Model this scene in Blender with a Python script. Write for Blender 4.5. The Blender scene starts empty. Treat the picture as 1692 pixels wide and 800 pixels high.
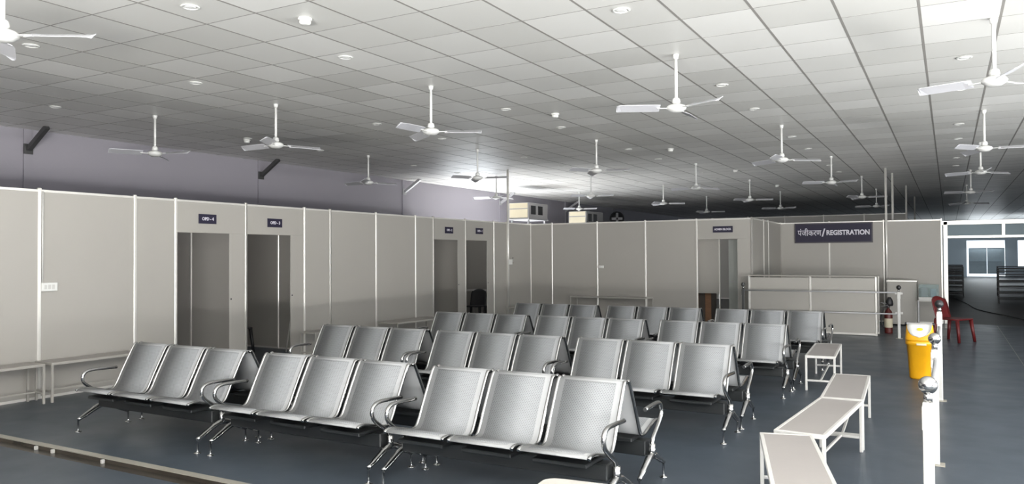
import bpy, bmesh, math, random
from mathutils import Vector, Matrix
random.seed(7)
SC = bpy.context.scene
COL = SC.collection
PI = math.pi

# ------------------------------------------------------------------ camera
F_PX, YAW, PITCH, ROLL, EYE = 1279.9, math.radians(29.403), math.radians(1.028), math.radians(-0.308), 1.635
fw = Vector((-math.sin(YAW)*math.cos(PITCH), math.cos(YAW)*math.cos(PITCH), math.sin(PITCH)))
rt = Vector((math.cos(YAW), math.sin(YAW), 0)); up = rt.cross(fw)
cr, sr = math.cos(ROLL), math.sin(ROLL)
R_ = rt*cr + up*sr; U_ = -rt*sr + up*cr
cam = bpy.data.cameras.new('camera'); cam.sensor_width = 36; cam.lens = F_PX/1692*36; cam.clip_end = 300
cam_o = bpy.data.objects.new('camera', cam); COL.objects.link(cam_o)
m = Matrix((R_, U_, -fw)).transposed().to_4x4(); m.translation = (0, 0, EYE)
cam_o.matrix_world = m
SC.camera = cam_o

# ------------------------------------------------------------------ world, daylight, exposure
wd = bpy.data.worlds.new('daylight'); SC.world = wd; wd.use_nodes = True
bg = wd.node_tree.nodes['Background']
bg.inputs[0].default_value = (0.80, 0.90, 1.0, 1); bg.inputs[1].default_value = 2.0

def area(name, loc, direction, sx, sy, power, col=(1, 1, 1)):
    l = bpy.data.lights.new(name, 'AREA'); l.shape = 'RECTANGLE'; l.size = sx; l.size_y = sy
    l.energy = power; l.color = col
    o = bpy.data.objects.new(name, l); COL.objects.link(o)
    o.location = loc; o.rotation_euler = Vector(direction).to_track_quat('-Z', 'Y').to_euler()
    return o
# daylight entering by the wide entrance behind the camera, by the left side door and the far gate; fills are added
area('entrance_daylight', (1.6, -3.45, 1.55), (-0.10, 1, -0.05), 7.2, 2.9, 60, (0.95, 0.98, 1.0))
area('entrance_bounce_fill', (1.6, -3.40, 0.7), (-0.02, 0.08, 1.0), 7.2, 0.9, 7000, (1.0, 0.985, 0.95))  # upward lamp added to brighten the ceiling, in place of light off the ground
area('right_side_fill', (5.85, 7.5, 1.5), (-1, 0.35, -0.05), 11.6, 2.7, 130, (0.95, 0.98, 1.0))  # unseen lamp added at an invented opening to brighten the right side
area('right_side_bounce_fill', (5.80, 7.5, 0.5), (-0.50, 0.15, 1.0), 11.6, 0.8, 1200, (1.0, 0.985, 0.95))  # upward lamp added at the same invented opening to lift the ceiling
area('side_door_daylight', (-12.7, 20.2, 1.2), (1, 0, 0.8), 3.0, 2.2, 180, (0.93, 0.97, 1.0))
area('far_gate_daylight', (2.2, 61.9, 2.2), (0, -1, -0.5), 2.0, 0.45, 60, (0.9, 0.96, 1.0))
area('hall_side_fill', (5.85, 51.5, 1.3), (-1, 0.35, -0.1), 6.0, 2.2, 330, (0.86, 0.94, 1.0))  # unseen lamp added at an invented hall opening to brighten the far wall
sun = bpy.data.lights.new('sun', 'SUN'); sun.energy = 60; sun.angle = 0.02; sun.color = (1, 0.96, 0.9)
sun_o = bpy.data.objects.new('sun', sun); COL.objects.link(sun_o)
sun_o.rotation_euler = Vector((0.80, -0.10, -0.75)).to_track_quat('-Z', 'Y').to_euler()

vs = SC.view_settings
vs.view_transform = 'Standard'; vs.look = 'None'; vs.gamma = 1; vs.use_curve_mapping = False
vs.exposure = 0.0

# ------------------------------------------------------------------ materials
def mat(name, col, rough=0.5, metal=0.0, var=0.0, scale=6.0, bump=0.0, bscale=None, spec=0.5, stretch=(1, 1, 1)):
    mt = bpy.data.materials.new(name); mt.use_nodes = True
    nt = mt.node_tree; b = nt.nodes['Principled BSDF']
    b.inputs['Base Color'].default_value = (*col, 1); b.inputs['Roughness'].default_value = rough
    b.inputs['Metallic'].default_value = metal; b.inputs['Specular IOR Level'].default_value = spec
    tc = nt.nodes.new('ShaderNodeTexCoord'); mp = nt.nodes.new('ShaderNodeMapping')
    mp.inputs['Scale'].default_value = stretch
    nt.links.new(tc.outputs['Object'], mp.inputs[0])
    nz = nt.nodes.new('ShaderNodeTexNoise'); nz.inputs['Scale'].default_value = scale; nz.inputs['Detail'].default_value = 5
    nt.links.new(mp.outputs[0], nz.inputs[0])
    if var > 0:
        mx = nt.nodes.new('ShaderNodeMix'); mx.data_type = 'RGBA'
        mx.inputs[6].default_value = (*[c*(1-var) for c in col], 1); mx.inputs[7].default_value = (*[min(1, c*(1+var)) for c in col], 1)
        nt.links.new(nz.outputs[0], mx.inputs[0]); nt.links.new(mx.outputs[2], b.inputs['Base Color'])
    if bump > 0:
        nb = nt.nodes.new('ShaderNodeTexNoise'); nb.inputs['Scale'].default_value = bscale or scale*4
        nt.links.new(mp.outputs[0], nb.inputs[0])
        bp = nt.nodes.new('ShaderNodeBump'); bp.inputs['Strength'].default_value = bump; bp.inputs['Distance'].default_value = 0.02
        nt.links.new(nb.outputs[0], bp.inputs['Height']); nt.links.new(bp.outputs[0], b.inputs['Normal'])
    return mt

M = {}
M['panel'] = mat('partition_panel', (0.385, 0.368, 0.334), 0.5, var=0.03, scale=1.3)
M['post'] = mat('aluminium_post', (0.80, 0.78, 0.73), 0.28, 0.35, var=0.03)
M['tent'] = mat('tent_fabric', (0.32, 0.305, 0.34), 0.6, var=0.04, scale=0.6, bump=0.1, bscale=1.5)
M['farwall'] = mat('far_wall_sheet', (0.40, 0.47, 0.52), 0.6, var=0.06, scale=0.8)
M['dark'] = mat('ceiling_void', (0.05, 0.05, 0.05), 0.8, var=0.1)
M['grid'] = mat('ceiling_runner', (0.25, 0.24, 0.225), 0.6, 0.0, var=0.1)
M['brace'] = mat('dark_steel', (0.10, 0.10, 0.10), 0.5, 0.6, var=0.1)
M['steelgrey'] = mat('column_steel', (0.42, 0.42, 0.43), 0.45, 0.3, var=0.05)
M['chrome'] = mat('chrome_tube', (0.48, 0.48, 0.475), 0.14, 1.0, var=0.04, scale=20)
M['black'] = mat('black_beam', (0.015, 0.017, 0.018), 0.4, 0.0, var=0.1)
M['seat'] = mat('silver_seat_rim', (0.285, 0.291, 0.294), 0.55, 0.0, var=0.02, scale=12)
M['white'] = mat('white_enamel', (0.58, 0.57, 0.545), 0.4, var=0.03, scale=5)
M['benchtop'] = mat('bench_laminate', (0.33, 0.308, 0.295), 0.45, var=0.03, scale=6)
M['fanwhite'] = mat('fan_white', (0.66, 0.66, 0.64), 0.3, var=0.02)
M['fanblade'] = mat('fan_blade', (0.62, 0.62, 0.65), 0.35, 0.2, var=0.03)
M['plasticwhite'] = mat('white_plastic', (0.75, 0.75, 0.72), 0.35, var=0.03)
M['lens'] = mat('lamp_lens', (0.85, 0.85, 0.84), 0.2, var=0.02)
M['navy'] = mat('navy_sign', (0.014, 0.011, 0.034), 0.6, var=0.1)
M['signborder'] = mat('sign_border', (0.045, 0.04, 0.05), 0.4, var=0.1)
M['lettering'] = mat('sign_lettering', (0.68, 0.66, 0.72), 0.5, var=0.02)
M['yellow'] = mat('yellow_plastic', (0.78, 0.38, 0.008), 0.35, var=0.05, scale=4)
M['sticker'] = mat('yellow_sticker', (0.75, 0.62, 0.05), 0.4, var=0.1)
M['red'] = mat('red_plastic', (0.115, 0.009, 0.010), 0.45, var=0.08)
M['darkred'] = mat('extinguisher_red', (0.10, 0.015, 0.012), 0.4, var=0.1)
M['blackplastic'] = mat('black_plastic', (0.02, 0.02, 0.022), 0.4, var=0.1)
M['wood'] = mat('brown_wood', (0.22, 0.11, 0.055), 0.5, var=0.25, scale=4, stretch=(1, 1, 8))
M['cream'] = mat('cream_grille', (0.66, 0.60, 0.45), 0.55, var=0.05)
M['acgrey'] = mat('cooler_casing', (0.36, 0.35, 0.35), 0.5, 0.1, var=0.05)
M['shutter'] = mat('gate_sheet', (0.30, 0.37, 0.41), 0.6, 0.0, var=0.08)
M['doorgrey'] = mat('door_leaf_grey', (0.40, 0.42, 0.39), 0.45, var=0.03)
M['darkbrown'] = mat('dark_brown_board', (0.07, 0.055, 0.045), 0.6, var=0.2)
M['pad'] = mat('white_padding', (0.50, 0.48, 0.445), 0.6, var=0.03, bump=0.1, bscale=40)

def glass_mat():
    mt = bpy.data.materials.new('clear_glass'); mt.use_nodes = True; nt = mt.node_tree
    out = nt.nodes['Material Output']; b = nt.nodes['Principled BSDF']
    b.inputs['Base Color'].default_value = (0.75, 0.82, 0.84, 1); b.inputs['Roughness'].default_value = 0.05
    tr = nt.nodes.new('ShaderNodeBsdfTransparent'); tr.inputs[0].default_value = (0.85, 0.9, 0.9, 1)
    mx = nt.nodes.new('ShaderNodeMixShader'); mx.inputs[0].default_value = 0.12
    nt.links.new(tr.outputs[0], mx.inputs[1]); nt.links.new(b.outputs[0], mx.inputs[2]); nt.links.new(mx.outputs[0], out.inputs[0])
    return mt
M['glass'] = glass_mat()

def perforated():
    mt = mat('perforated_steel', (0.33, 0.34, 0.35), 0.58, 0.0)
    nt = mt.node_tree; b = nt.nodes['Principled BSDF']; L = nt.links
    uv = nt.nodes.new('ShaderNodeUVMap')
    sep = nt.nodes.new('ShaderNodeSeparateXYZ'); L.new(uv.outputs[0], sep.inputs[0])
    def mth(op, a, bb=None):
        n = nt.nodes.new('ShaderNodeMath'); n.operation = op
        for i, v in enumerate((a, bb)):
            if v is None: continue
            if isinstance(v, (int, float)): n.inputs[i].default_value = v
            else: L.new(v, n.inputs[i])
        return n.outputs[0]
    P = 0.0115
    u = mth('DIVIDE', sep.outputs[0], P*1.6); v = mth('DIVIDE', sep.outputs[1], P)
    row = mth('FLOOR', v); sh = mth('MULTIPLY', mth('MODULO', row, 2.0), 0.5)
    fu = mth('SUBTRACT', mth('FRACT', mth('ADD', u, sh)), 0.5); fv = mth('SUBTRACT', mth('FRACT', v), 0.5)
    d = mth('ADD', mth('MULTIPLY', mth('MULTIPLY', fu, fu), 1.3), mth('MULTIPLY', mth('MULTIPLY', fv, fv), 1.3))
    hole = mth('LESS_THAN', d, 0.085)
    mx = nt.nodes.new('ShaderNodeMix'); mx.data_type = 'RGBA'
    mx.inputs[6].default_value = (0.222, 0.230, 0.238, 1); mx.inputs[7].default_value = (0.115, 0.119, 0.123, 1)
    L.new(hole, mx.inputs[0]); L.new(mx.outputs[2], b.inputs['Base Color'])
    return mt
M['perf'] = perforated()

def tile_mat():
    mt = mat('ceiling_tile', (0.66, 0.655, 0.63), 0.42, 0.0, bump=0.0)
    nt = mt.node_tree; b = nt.nodes['Principled BSDF']; L = nt.links
    g = nt.nodes.new('ShaderNodeNewGeometry')
    rp = nt.nodes.new('ShaderNodeValToRGB')
    rp.color_ramp.elements[0].color = (0.70, 0.695, 0.67, 1); rp.color_ramp.elements[1].color = (0.80, 0.795, 0.77, 1)
    L.new(g.outputs['Random Per Island'], rp.inputs[0])
    oi = nt.nodes.new('ShaderNodeObjectInfo'); mx = nt.nodes.new('ShaderNodeMix'); mx.data_type = 'RGBA'
    mx.blend_type = 'MULTIPLY'; mx.inputs[0].default_value = 1.0
    rp2 = nt.nodes.new('ShaderNodeValToRGB'); rp2.color_ramp.elements[0].color = (0.80, 0.80, 0.79, 1)
    L.new(oi.outputs['Random'], rp2.inputs[0]); L.new(rp.outputs[0], mx.inputs[6]); L.new(rp2.outputs[0], mx.inputs[7])
    L.new(mx.outputs[2], b.inputs['Base Color'])
    b.inputs['Roughness'].default_value = 0.42
    return mt
M['tile'] = tile_mat()

def floor_mat():
    mt = mat('vinyl_floor', (0.060, 0.074, 0.092), 0.42, 0.0, var=0.16, scale=0.9, spec=0.22)
    nt = mt.node_tree; b = nt.nodes['Principled BSDF']
    nz = nt.nodes.new('ShaderNodeTexNoise'); nz.inputs['Scale'].default_value = 2.2; nz.inputs['Detail'].default_value = 6
    tc = nt.nodes.new('ShaderNodeTexCoord'); nt.links.new(tc.outputs['Object'], nz.inputs[0])
    mr = nt.nodes.new('ShaderNodeMapRange'); mr.inputs[3].default_value = 0.26; mr.inputs[4].default_value = 0.48
    nt.links.new(nz.outputs[0], mr.inputs[0]); nt.links.new(mr.outputs[0], b.inputs['Roughness'])
    return mt
M['floor'] = floor_mat()
M['hallfloor'] = mat('hall_floor', (0.07, 0.07, 0.07), 0.5, var=0.45, scale=0.7)
M['bouncefloor'] = mat('pale_bounce_sheet', (0.62, 0.63, 0.66), 0.6, var=0.05)
M['strip'] = mat('floor_trim', (0.38, 0.36, 0.31), 0.4, 0.2, var=0.15, scale=3)
M['stain'] = mat('stained_concrete', (0.045, 0.038, 0.03), 0.25, var=0.95, scale=3.0, stretch=(0.6, 2, 1))

# ------------------------------------------------------------------ mesh helpers
class MB:
    def __init__(s): s.v = []; s.f = []; s.sm = []; s.uv = {}
    def add(s, vs_, fs, smooth=False):
        o = len(s.v); s.v += [tuple(p) for p in vs_]
        for f in fs: s.f.append(tuple(i+o for i in f)); s.sm.append(smooth)
        return s
    def box(s, x0, y0, z0, x1, y1, z1):
        return s.add([(x0,y0,z0),(x1,y0,z0),(x1,y1,z0),(x0,y1,z0),(x0,y0,z1),(x1,y0,z1),(x1,y1,z1),(x0,y1,z1)],
                     [(0,3,2,1),(4,5,6,7),(0,1,5,4),(1,2,6,5),(2,3,7,6),(3,0,4,7)])
    def bbox(s, x0, y0, z0, x1, y1, z1, r=0.004):
        # box with chamfered edges
        bm = bmesh.new(); bmesh.ops.create_cube(bm, size=1)
        for v in bm.verts: v.co = Vector(((x0+x1)/2+v.co.x*(x1-x0), (y0+y1)/2+v.co.y*(y1-y0), (z0+z1)/2+v.co.z*(z1-z0)))
        bmesh.ops.bevel(bm, geom=bm.edges[:], offset=r, segments=1, affect='EDGES')
        bm.verts.index_update(); vv = [tuple(v.co) for v in bm.verts]; ff = [[v.index for v in f.verts] for f in bm.faces]
        bm.free(); return s.add(vv, ff)
    def bar(s, a, b, w, h):
        a, b = Vector(a), Vector(b); d = (b-a).normalized(); ref = Vector((0,0,1)) if abs(d.z) < 0.9 else Vector((0,1,0))
        x = d.cross(ref).normalized(); y = x.cross(d)
        vv = []
        for p in (a, b):
            for i, j in ((-1,-1),(1,-1),(1,1),(-1,1)): vv.append(p + x*(i*w/2) + y*(j*h/2))
        return s.add(vv, [(0,1,2,3),(7,6,5,4),(0,4,5,1),(1,5,6,2),(2,6,7,3),(3,7,4,0)])
    def tube(s, pts, r, n=8, cap=True):
        pts = [Vector(p) for p in pts]; k = len(pts)
        rs = r if isinstance(r, (list, tuple)) else [r]*k
        vv = []; prev = None
        for i, p in enumerate(pts):
            d = (pts[min(i+1, k-1)] - pts[max(i-1, 0)]).normalized()
            if prev is None:
                ref = Vector((0,0,1)) if abs(d.z) < 0.9 else Vector((1,0,0)); x = d.cross(ref).normalized()
            else: x = (prev - d*prev.dot(d)).normalized()
            prev = x; y = d.cross(x)
            for j in range(n):
                a = 2*PI*j/n; vv.append(p + (x*math.cos(a) + y*math.sin(a))*rs[i])
        ff = [(i*n+j, i*n+(j+1) % n, (i+1)*n+(j+1) % n, (i+1)*n+j) for i in range(k-1) for j in range(n)]
        o = len(s.v); s.add(vv, ff, True)
        if cap:
            s.f.append(tuple(o+j for j in range(n))[::-1]); s.sm.append(False)
            s.f.append(tuple(o+(k-1)*n+j for j in range(n))); s.sm.append(False)
        return s
    def lathe(s, prof, c=(0,0,0), n=20):
        vv = []; k = len(prof)
        for r, z in prof:
            for j in range(n):
                a = 2*PI*j/n; vv.append((c[0]+r*math.cos(a), c[1]+r*math.sin(a), c[2]+z))
        ff = [(i*n+j, i*n+(j+1) % n, (i+1)*n+(j+1) % n, (i+1)*n+j) for i in range(k-1) for j in range(n)]
        o = len(s.v); s.add(vv, ff, True)
        s.f.append(tuple(o+j for j in range(n))[::-1]); s.sm.append(False)
        s.f.append(tuple(o+(k-1)*n+j for j in range(n))); s.sm.append(False)
        return s
    def prism(s, pts2, z0, z1):
        n = len(pts2)
        vv = [(x, y, z0) for x, y in pts2] + [(x, y, z1) for x, y in pts2]
        return s.add(vv, [tuple(range(n))[::-1], tuple(range(n, 2*n))] + [(i, (i+1) % n, n+(i+1) % n, n+i) for i in range(n)])
    def mesh(s, name):
        me = bpy.data.meshes.new(name); me.from_pydata(s.v, [], s.f)
        me.polygons.foreach_set('use_smooth', s.sm); me.update(); return me
    def build(s, name, mt, parent=None, loc=None):
        me = s.mesh(name); me.materials.append(M[mt] if isinstance(mt, str) else mt)
        o = bpy.data.objects.new(name, me); COL.objects.link(o); o.parent = parent
        if loc: o.location = loc
        return o

def tag(o, label=None, cat=None, group=None, kind=None):
    if label: o['label'] = label
    if cat: o['category'] = cat
    if group: o['group'] = group
    if kind: o['kind'] = kind
    return o
def thing(name, loc=(0,0,0), rz=0, label=None, cat=None, group=None):
    o = bpy.data.objects.new(name, None); o.empty_display_size = 0.1; COL.objects.link(o)
    o.location = loc; o.rotation_euler = (0, 0, rz); return tag(o, label, cat, group)
def place(name, me, mt, parent, loc=(0,0,0), rot=(0,0,0)):
    o = bpy.data.objects.new(name, me)
    if not me.materials: me.materials.append(M[mt])
    COL.objects.link(o); o.parent = parent; o.location = loc; o.rotation_euler = rot; return o
CH = {}
def copy_tree(o, parent=None):
    c = o.copy(); COL.objects.link(c); c.parent = parent
    for ch in o.children: copy_tree(ch, c)
    return c
def spline(pts, n=6):
    pts = [Vector(p) for p in pts]; out = []
    P = [pts[0]*2-pts[1]] + pts + [pts[-1]*2-pts[-2]]
    for i in range(1, len(P)-2):
        for k in range(n):
            t = k/n; a, b, c, d = P[i-1], P[i], P[i+1], P[i+2]
            out.append(0.5*((2*b)+(c-a)*t+(2*a-5*b+4*c-d)*t*t+(3*b-a-3*c+d)*t**3))
    out.append(pts[-1]); return out
def text(body, size, parent, name='lettering', mt='lettering', offset=0.0, width=None):
    cu = bpy.data.curves.new('tmp_text', 'FONT'); cu.body = body; cu.size = size; cu.align_x = 'CENTER'; cu.align_y = 'CENTER'
    cu.extrude = 0.0015; cu.offset = offset; cu.resolution_u = 3
    t = bpy.data.objects.new('tmp_text', cu); COL.objects.link(t)
    dg = bpy.context.evaluated_depsgraph_get()
    me = bpy.data.meshes.new_from_object(t.evaluated_get(dg)); me.name = name
    bpy.data.objects.remove(t); bpy.data.curves.remove(cu)
    xs = [v.co.x for v in me.vertices]
    if width and xs:
        k = width/(max(xs)-min(xs)); cx = (max(xs)+min(xs))/2
        for v in me.vertices: v.co.x = (v.co.x-cx)*k
    me.materials.clear(); me.materials.append(M[mt])
    o = bpy.data.objects.new(name, me); COL.objects.link(o); o.parent = parent; return o

# ------------------------------------------------------------------ the setting
PW = 1.22; PH = 2.44; XL = -9.246; Y0 = 5.164; YB = Y0+10*PW; XT = -12.8; HC = 3.70; YF = 62.0; XR = 6.0; YN = -3.6
def ky(k): return Y0+k*PW
def bx(k): return XL+k*PW

# floor: main vinyl floor, the lower strip by the entrance, and the far hall
o = MB().box(XT, 3.96, -0.12, XR, 20.8, 0.0).build('floor', 'floor'); tag(o, kind='structure')
o = MB().box(XT, 20.8, -0.12, XR, YF, 0.0).build('floor_hall', 'hallfloor'); tag(o, kind='structure')
o = MB().box(XT, YN, -0.16, XR, 3.80, -0.035).build('floor_entrance', 'floor'); tag(o, kind='structure')
o = MB().box(XT, 3.80, -0.14, XR, 3.90, -0.036).box(XT, 3.90, -0.14, XR, 3.96, -0.004).build('floor_gutter', 'stain'); tag(o, kind='structure')
o = MB().box(XT, 3.895, -0.004, XR, 3.962, 0.003).build('trim_1', 'strip'); tag(o, kind='structure')
o = MB().box(XT, YB+0.05, 0.0, -6.5, 23.5, 0.004).build('floor_bounce_sheet', 'bouncefloor'); tag(o, kind='structure')  # pale sheet added out of sight to throw sunlight up onto ceiling and wall
# sheet seams in the vinyl
o = MB().box(0.93, 4.0, 0.0, 0.936, 20.6, 0.0012).build('trim_2', 'strip'); tag(o, kind='structure')

# ceiling: dark void slab, then tiles one by one, runners above the joints
ceil = MB().box(XT-0.1, YN-0.1, HC+0.06, XR+0.1, YF+0.1, HC+0.16).build('ceiling', 'dark'); tag(ceil, kind='structure')
TX, TY = 0.611, 0.668; OX, OY = -0.189, 3.948
GX, GY = 0.022, 0.010
run = MB()
nx0 = math.ceil((XT-OX)/TX); nx1 = math.floor((XR-OX)/TX); ny0 = math.ceil((YN-OY)/TY); ny1 = math.floor((YF-OY)/TY)
for i in range(nx0, nx1+1):
    x = OX+i*TX; run.box(x-GX/2+0.0005, YN, HC-0.0012, x+GX/2-0.0005, YF, HC+0.03)
run.build('runner', 'grid', ceil)
run = MB()
for j in range(ny0, ny1+1):
    y = OY+j*TY; run.box(XT, y-GY/2+0.0005, HC-0.0010, XR, y+GY/2-0.0005, HC+0.028)
run.build('cross_runner', 'grid', ceil)
tiles = []
for i in range(nx0-1, nx1+1):
    for j in range(ny0-1, ny1+1):
        x0, x1 = max(OX+i*TX, XT), min(OX+(i+1)*TX, XR); y0, y1 = max(OY+j*TY, YN), min(OY+(j+1)*TY, YF)
        if x1-x0 < 0.08 or y1-y0 < 0.08: continue
        c = Vector(((x0+x1)/2, (y0+y1)/2, HC)); d = c-Vector((0, 0, EYE)); z = d.dot(fw)
        inview = z > 0.5 and abs(d.dot(R_)/z*F_PX) < 900 and abs(d.dot(U_)/z*F_PX) < 470 and abs(x1-x0-TX) < 0.01 and abs(y1-y0-TY) < 0.01
        tiles.append((0 if inview else 1, z, x0, x1, y0, y1, c))
tiles.sort(key=lambda t: (t[0], t[1]))
me = MB().bbox(-TX/2+GX/2, -TY/2+GY/2, 0, TX/2-GX/2, TY/2-GY/2, 0.011, 0.001).mesh('ceiling_tile'); me.materials.append(M['tile'])
far = MB()
for n, (_, z, x0, x1, y0, y1, c) in enumerate(tiles):
    sag = random.gauss(0, 0.0002); ax, ay = random.gauss(0, 0.0009), random.gauss(0, 0.0012)
    if n < 300:
        place('ceiling_tile', me, 'tile', ceil, (c.x, c.y, HC+sag), (ax, ay, 0))
    else:
        hx, hy = (x1-x0)/2-GX/2, (y1-y0)/2-GY/2
        vv = []
        for zz in (0, 0.011):
            for sx, sy in ((-1,-1),(1,-1),(1,1),(-1,1)):
                vv.append((c.x+sx*hx, c.y+sy*hy, HC+sag+zz+sy*hy*ax-sx*hx*ay))
        far.add(vv, [(0,3,2,1),(4,5,6,7),(0,1,5,4),(1,2,6,5),(2,3,7,6),(3,0,4,7)])
o = far.build('far_tiles', 'tile', ceil); o['kind'] = 'stuff'

# outer shell
def wall_x(name, x, th, y0, y1, z1, holes, mt):
    w = MB(); y = y0
    for (a, b, za, zb) in holes:
        w.box(x, y, -0.2, x+th, a, z1); w.box(x, a, zb, x+th, b, z1)
        if za > -0.2: w.box(x, a, -0.2, x+th, b, za)
        y = b
    w.box(x, y, -0.2, x+th, y1, z1); return tag(w.build(name, mt), kind='structure')
def wall_y(name, y, th, x0, x1, z1, holes, mt):
    w = MB(); x = x0
    for (a, b, za, zb) in holes:
        w.box(x, y, -0.2, a, y+th, z1); w.box(a, y, zb, b, y+th, z1)
        if za > -0.2: w.box(a, y, -0.2, b, y+th, za)
        x = b
    w.box(x, y, -0.2, x1, y+th, z1); return tag(w.build(name, mt), kind='structure')
wall_x('wall_left', XT-0.12, 0.12, YN, YF, HC+0.1, [(18.6, 21.8, 0, 2.4)], 'tent')
wall_x('wall_right', XR, 0.12, YN, YF, HC+0.1, [(1.5, 13.6, -0.04, 3.0), (48.3, 54.7, -0.04, 2.6)], 'tent')  # both openings are invented, out of view, for the added fill lamps
wall_y('wall_front', YN-0.12, 0.12, XT, XR, HC+0.1, [(-2.2, 5.4, -0.04, 3.1)], 'tent')
wall_y('wall_far', YF, 0.12, XT, XR, HC+0.1, [(1.08, 3.32, 0.05, 2.52), (4.05, 4.5, 0.7, 2.5)], 'farwall')
# far gate leaves with daylight showing round them
d = thing('door_2', (2.27, YF, 0)); tag(d, kind='structure')
for x0, x1 in ((1.20, 2.26), (2.29, 3.30)):
    g = MB().box(x0-2.27, 0.02, 0.24, x1-2.27, 0.07, 2.0)
    g.build('gate_leaf', 'shutter', d)
    MB().bar((x0-2.27+0.05, 0.0, 1.1), (x1-2.27-0.05, 0.0, 1.1), 0.03, 0.05).build('gate_rail', 'shutter', d)

# columns and knee braces along the tent wall
for n, y in enumerate((6.95, 11.75, 16.75, 21.9, 26.9, 31.9)):
    c = MB().box(XT+0.005, y-0.06, 0, XT+0.03, y+0.06, HC).build('trim_column', 'tent'); tag(c, kind='structure')
words = ['nearest', 'second', 'third', 'fourth', 'fifth', 'sixth']
for n, y in enumerate((6.95, 11.75, 16.75, 21.9, 26.9)):
    b = thing('knee_brace', (XT+0.04, y, 3.36), 0, f'dark steel knee brace between tent wall and ceiling, {words[n]} from the camera', 'brace', 'knee braces on the tent wall')
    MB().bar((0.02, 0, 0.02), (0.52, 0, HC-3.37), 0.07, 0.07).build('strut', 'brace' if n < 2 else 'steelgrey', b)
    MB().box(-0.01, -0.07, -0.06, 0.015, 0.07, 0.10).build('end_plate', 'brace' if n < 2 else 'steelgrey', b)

# ---------------------------------------------------------------- partition walls
def post_mesh(h): return MB().bbox(-0.021, -0.021, 0, 0.021, 0.021, h, 0.008).mesh('post')
POST = post_mesh(PH+0.02)
def partition(name, along, fixed, stops, doors=(), h=PH, posts=None, ph=None):
    """along 'x' or 'y'; stops: coordinates of posts; doors: indices of bays holding a doorway"""
    a0, a1 = stops[0], stops[-1]
    w = MB()
    if along == 'y': w.box(fixed-0.016, a0, h-0.028, fixed+0.016, a1, h)
    else: w.box(a0, fixed-0.016, h-0.028, a1, fixed+0.016, h)
    w = w.build(name, 'post'); tag(w, kind='structure')
    for i in range(len(stops)-1):
        s, e = stops[i]+0.02, stops[i+1]-0.02
        p = MB()
        def bay(a, b, z0, z1):
            if along == 'y': p.bbox(fixed-0.009, a, z0, fixed+0.009, b, z1, 0.002)
            else: p.bbox(a, fixed-0.009, z0, b, fixed+0.009, z1, 0.002)
        if i in doors:
            ow = 0.89
            bay(s, e, 1.985, h-0.028); p2 = MB(); pp = p; 
            pp.build('door_header_panel', 'panel', w)
            p = MB(); bay(s+ow, e, 0.02, 1.985); p.build('door_side_panel', 'panel', w)
            # lock keep and hinge dots on the side panel
            q = MB()
            if along == 'y':
                q.lathe([(0.012, 0), (0.012, 0.004)], (0, 0, 0), 10)
                o = q.build('latch_hole', 'blackplastic', w); o.location = (fixed+0.010, s+ow+0.03, 1.02); o.rotation_euler = (0, PI/2, 0)
        else:
            bay(s, e, 0.02, h-0.028); p.build('panel', 'panel', w)
        if i not in doors:
            q = MB()
            if along == 'y': q.box(fixed-0.014, stops[i], 0.0, fixed+0.014, stops[i+1], 0.03)
            else: q.box(stops[i], fixed-0.014, 0.0, stops[i+1], fixed+0.014, 0.03)
            q.build('bottom_rail', 'post', w)
    for s in (posts or stops):
        me_ = POST if h == PH else post_mesh(h+0.02)
        place('post', me_, 'post', w, (fixed, s, 0) if along == 'y' else (s, fixed, 0))
    return w
kL = [-3, -2, -1, 0, 1, 1.5, 2.5, 3.5, 4, 5, 6, 6.5, 7.5, 8.5, 9, 10]
partition('wall_partition_left', 'y', XL, [ky(k) for k in kL], doors=(5, 6, 11, 12))
partition('wall_partition_back', 'x', YB, [bx(k) for k in (0, .5, 1.5, 2.5, 3.5, 4.5)], doors=(4,))
XC = bx(4.5); YR = 20.7
partition('wall_recess_side', 'y', XC, [YB, 18.58, 19.13, YR])
partition('wall_registration', 'x', YR, [XC, -2.587, -1.36, -0.14])
for n, k in enumerate((2.5, 4, 6.5, 7.5, 10)):
    partition(f'wall_divider_{n+1}', 'x', ky(k) if k < 10 else YB+0.001, [XL-3.5, XL-2.44, XL-1.22, XL])
# rear partition rising beyond the registration desk
partition('wall_rear_partition', 'x', 29.0, [-9.0+1.3*i for i in range(7)], h=3.0)
# entrance to the far hall: frame with glazed transoms
d1 = thing('door_1', (0, YR, 0)); tag(d1, kind='structure')
for x in (-0.06, 2.42):
    MB().bbox(x-0.045, -0.04, 0, x+0.045, 0.04, 2.38, 0.006).build('door_jamb', 'post', d1)
MB().bbox(-0.14, -0.04, 2.30, 4.9, 0.04, 2.40, 0.006).build('door_head', 'post', d1)
MB().bbox(-0.02, -0.04, 1.99, 2.38, 0.04, 2.05, 0.006).build('transom_rail', 'post', d1)
MB().bbox(1.05, -0.035, 2.05, 1.12, 0.035, 2.30, 0.006).build('transom_mullion', 'post', d1)
for x0, x1 in ((-0.015, 1.05), (1.12, 2.375)):
    MB().box(x0, -0.004, 2.05, x1, 0.004, 2.30).build('transom_pane', 'glass', d1)
partition('wall_hall_right', 'x', YR, [2.48, 3.70, 4.92, XR], h=PH-0.04)
MB().bbox(-0.10, -0.05, 0.55, -0.085, -0.04, 0.62, 0.002).build('hinge', 'white', d1)

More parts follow.
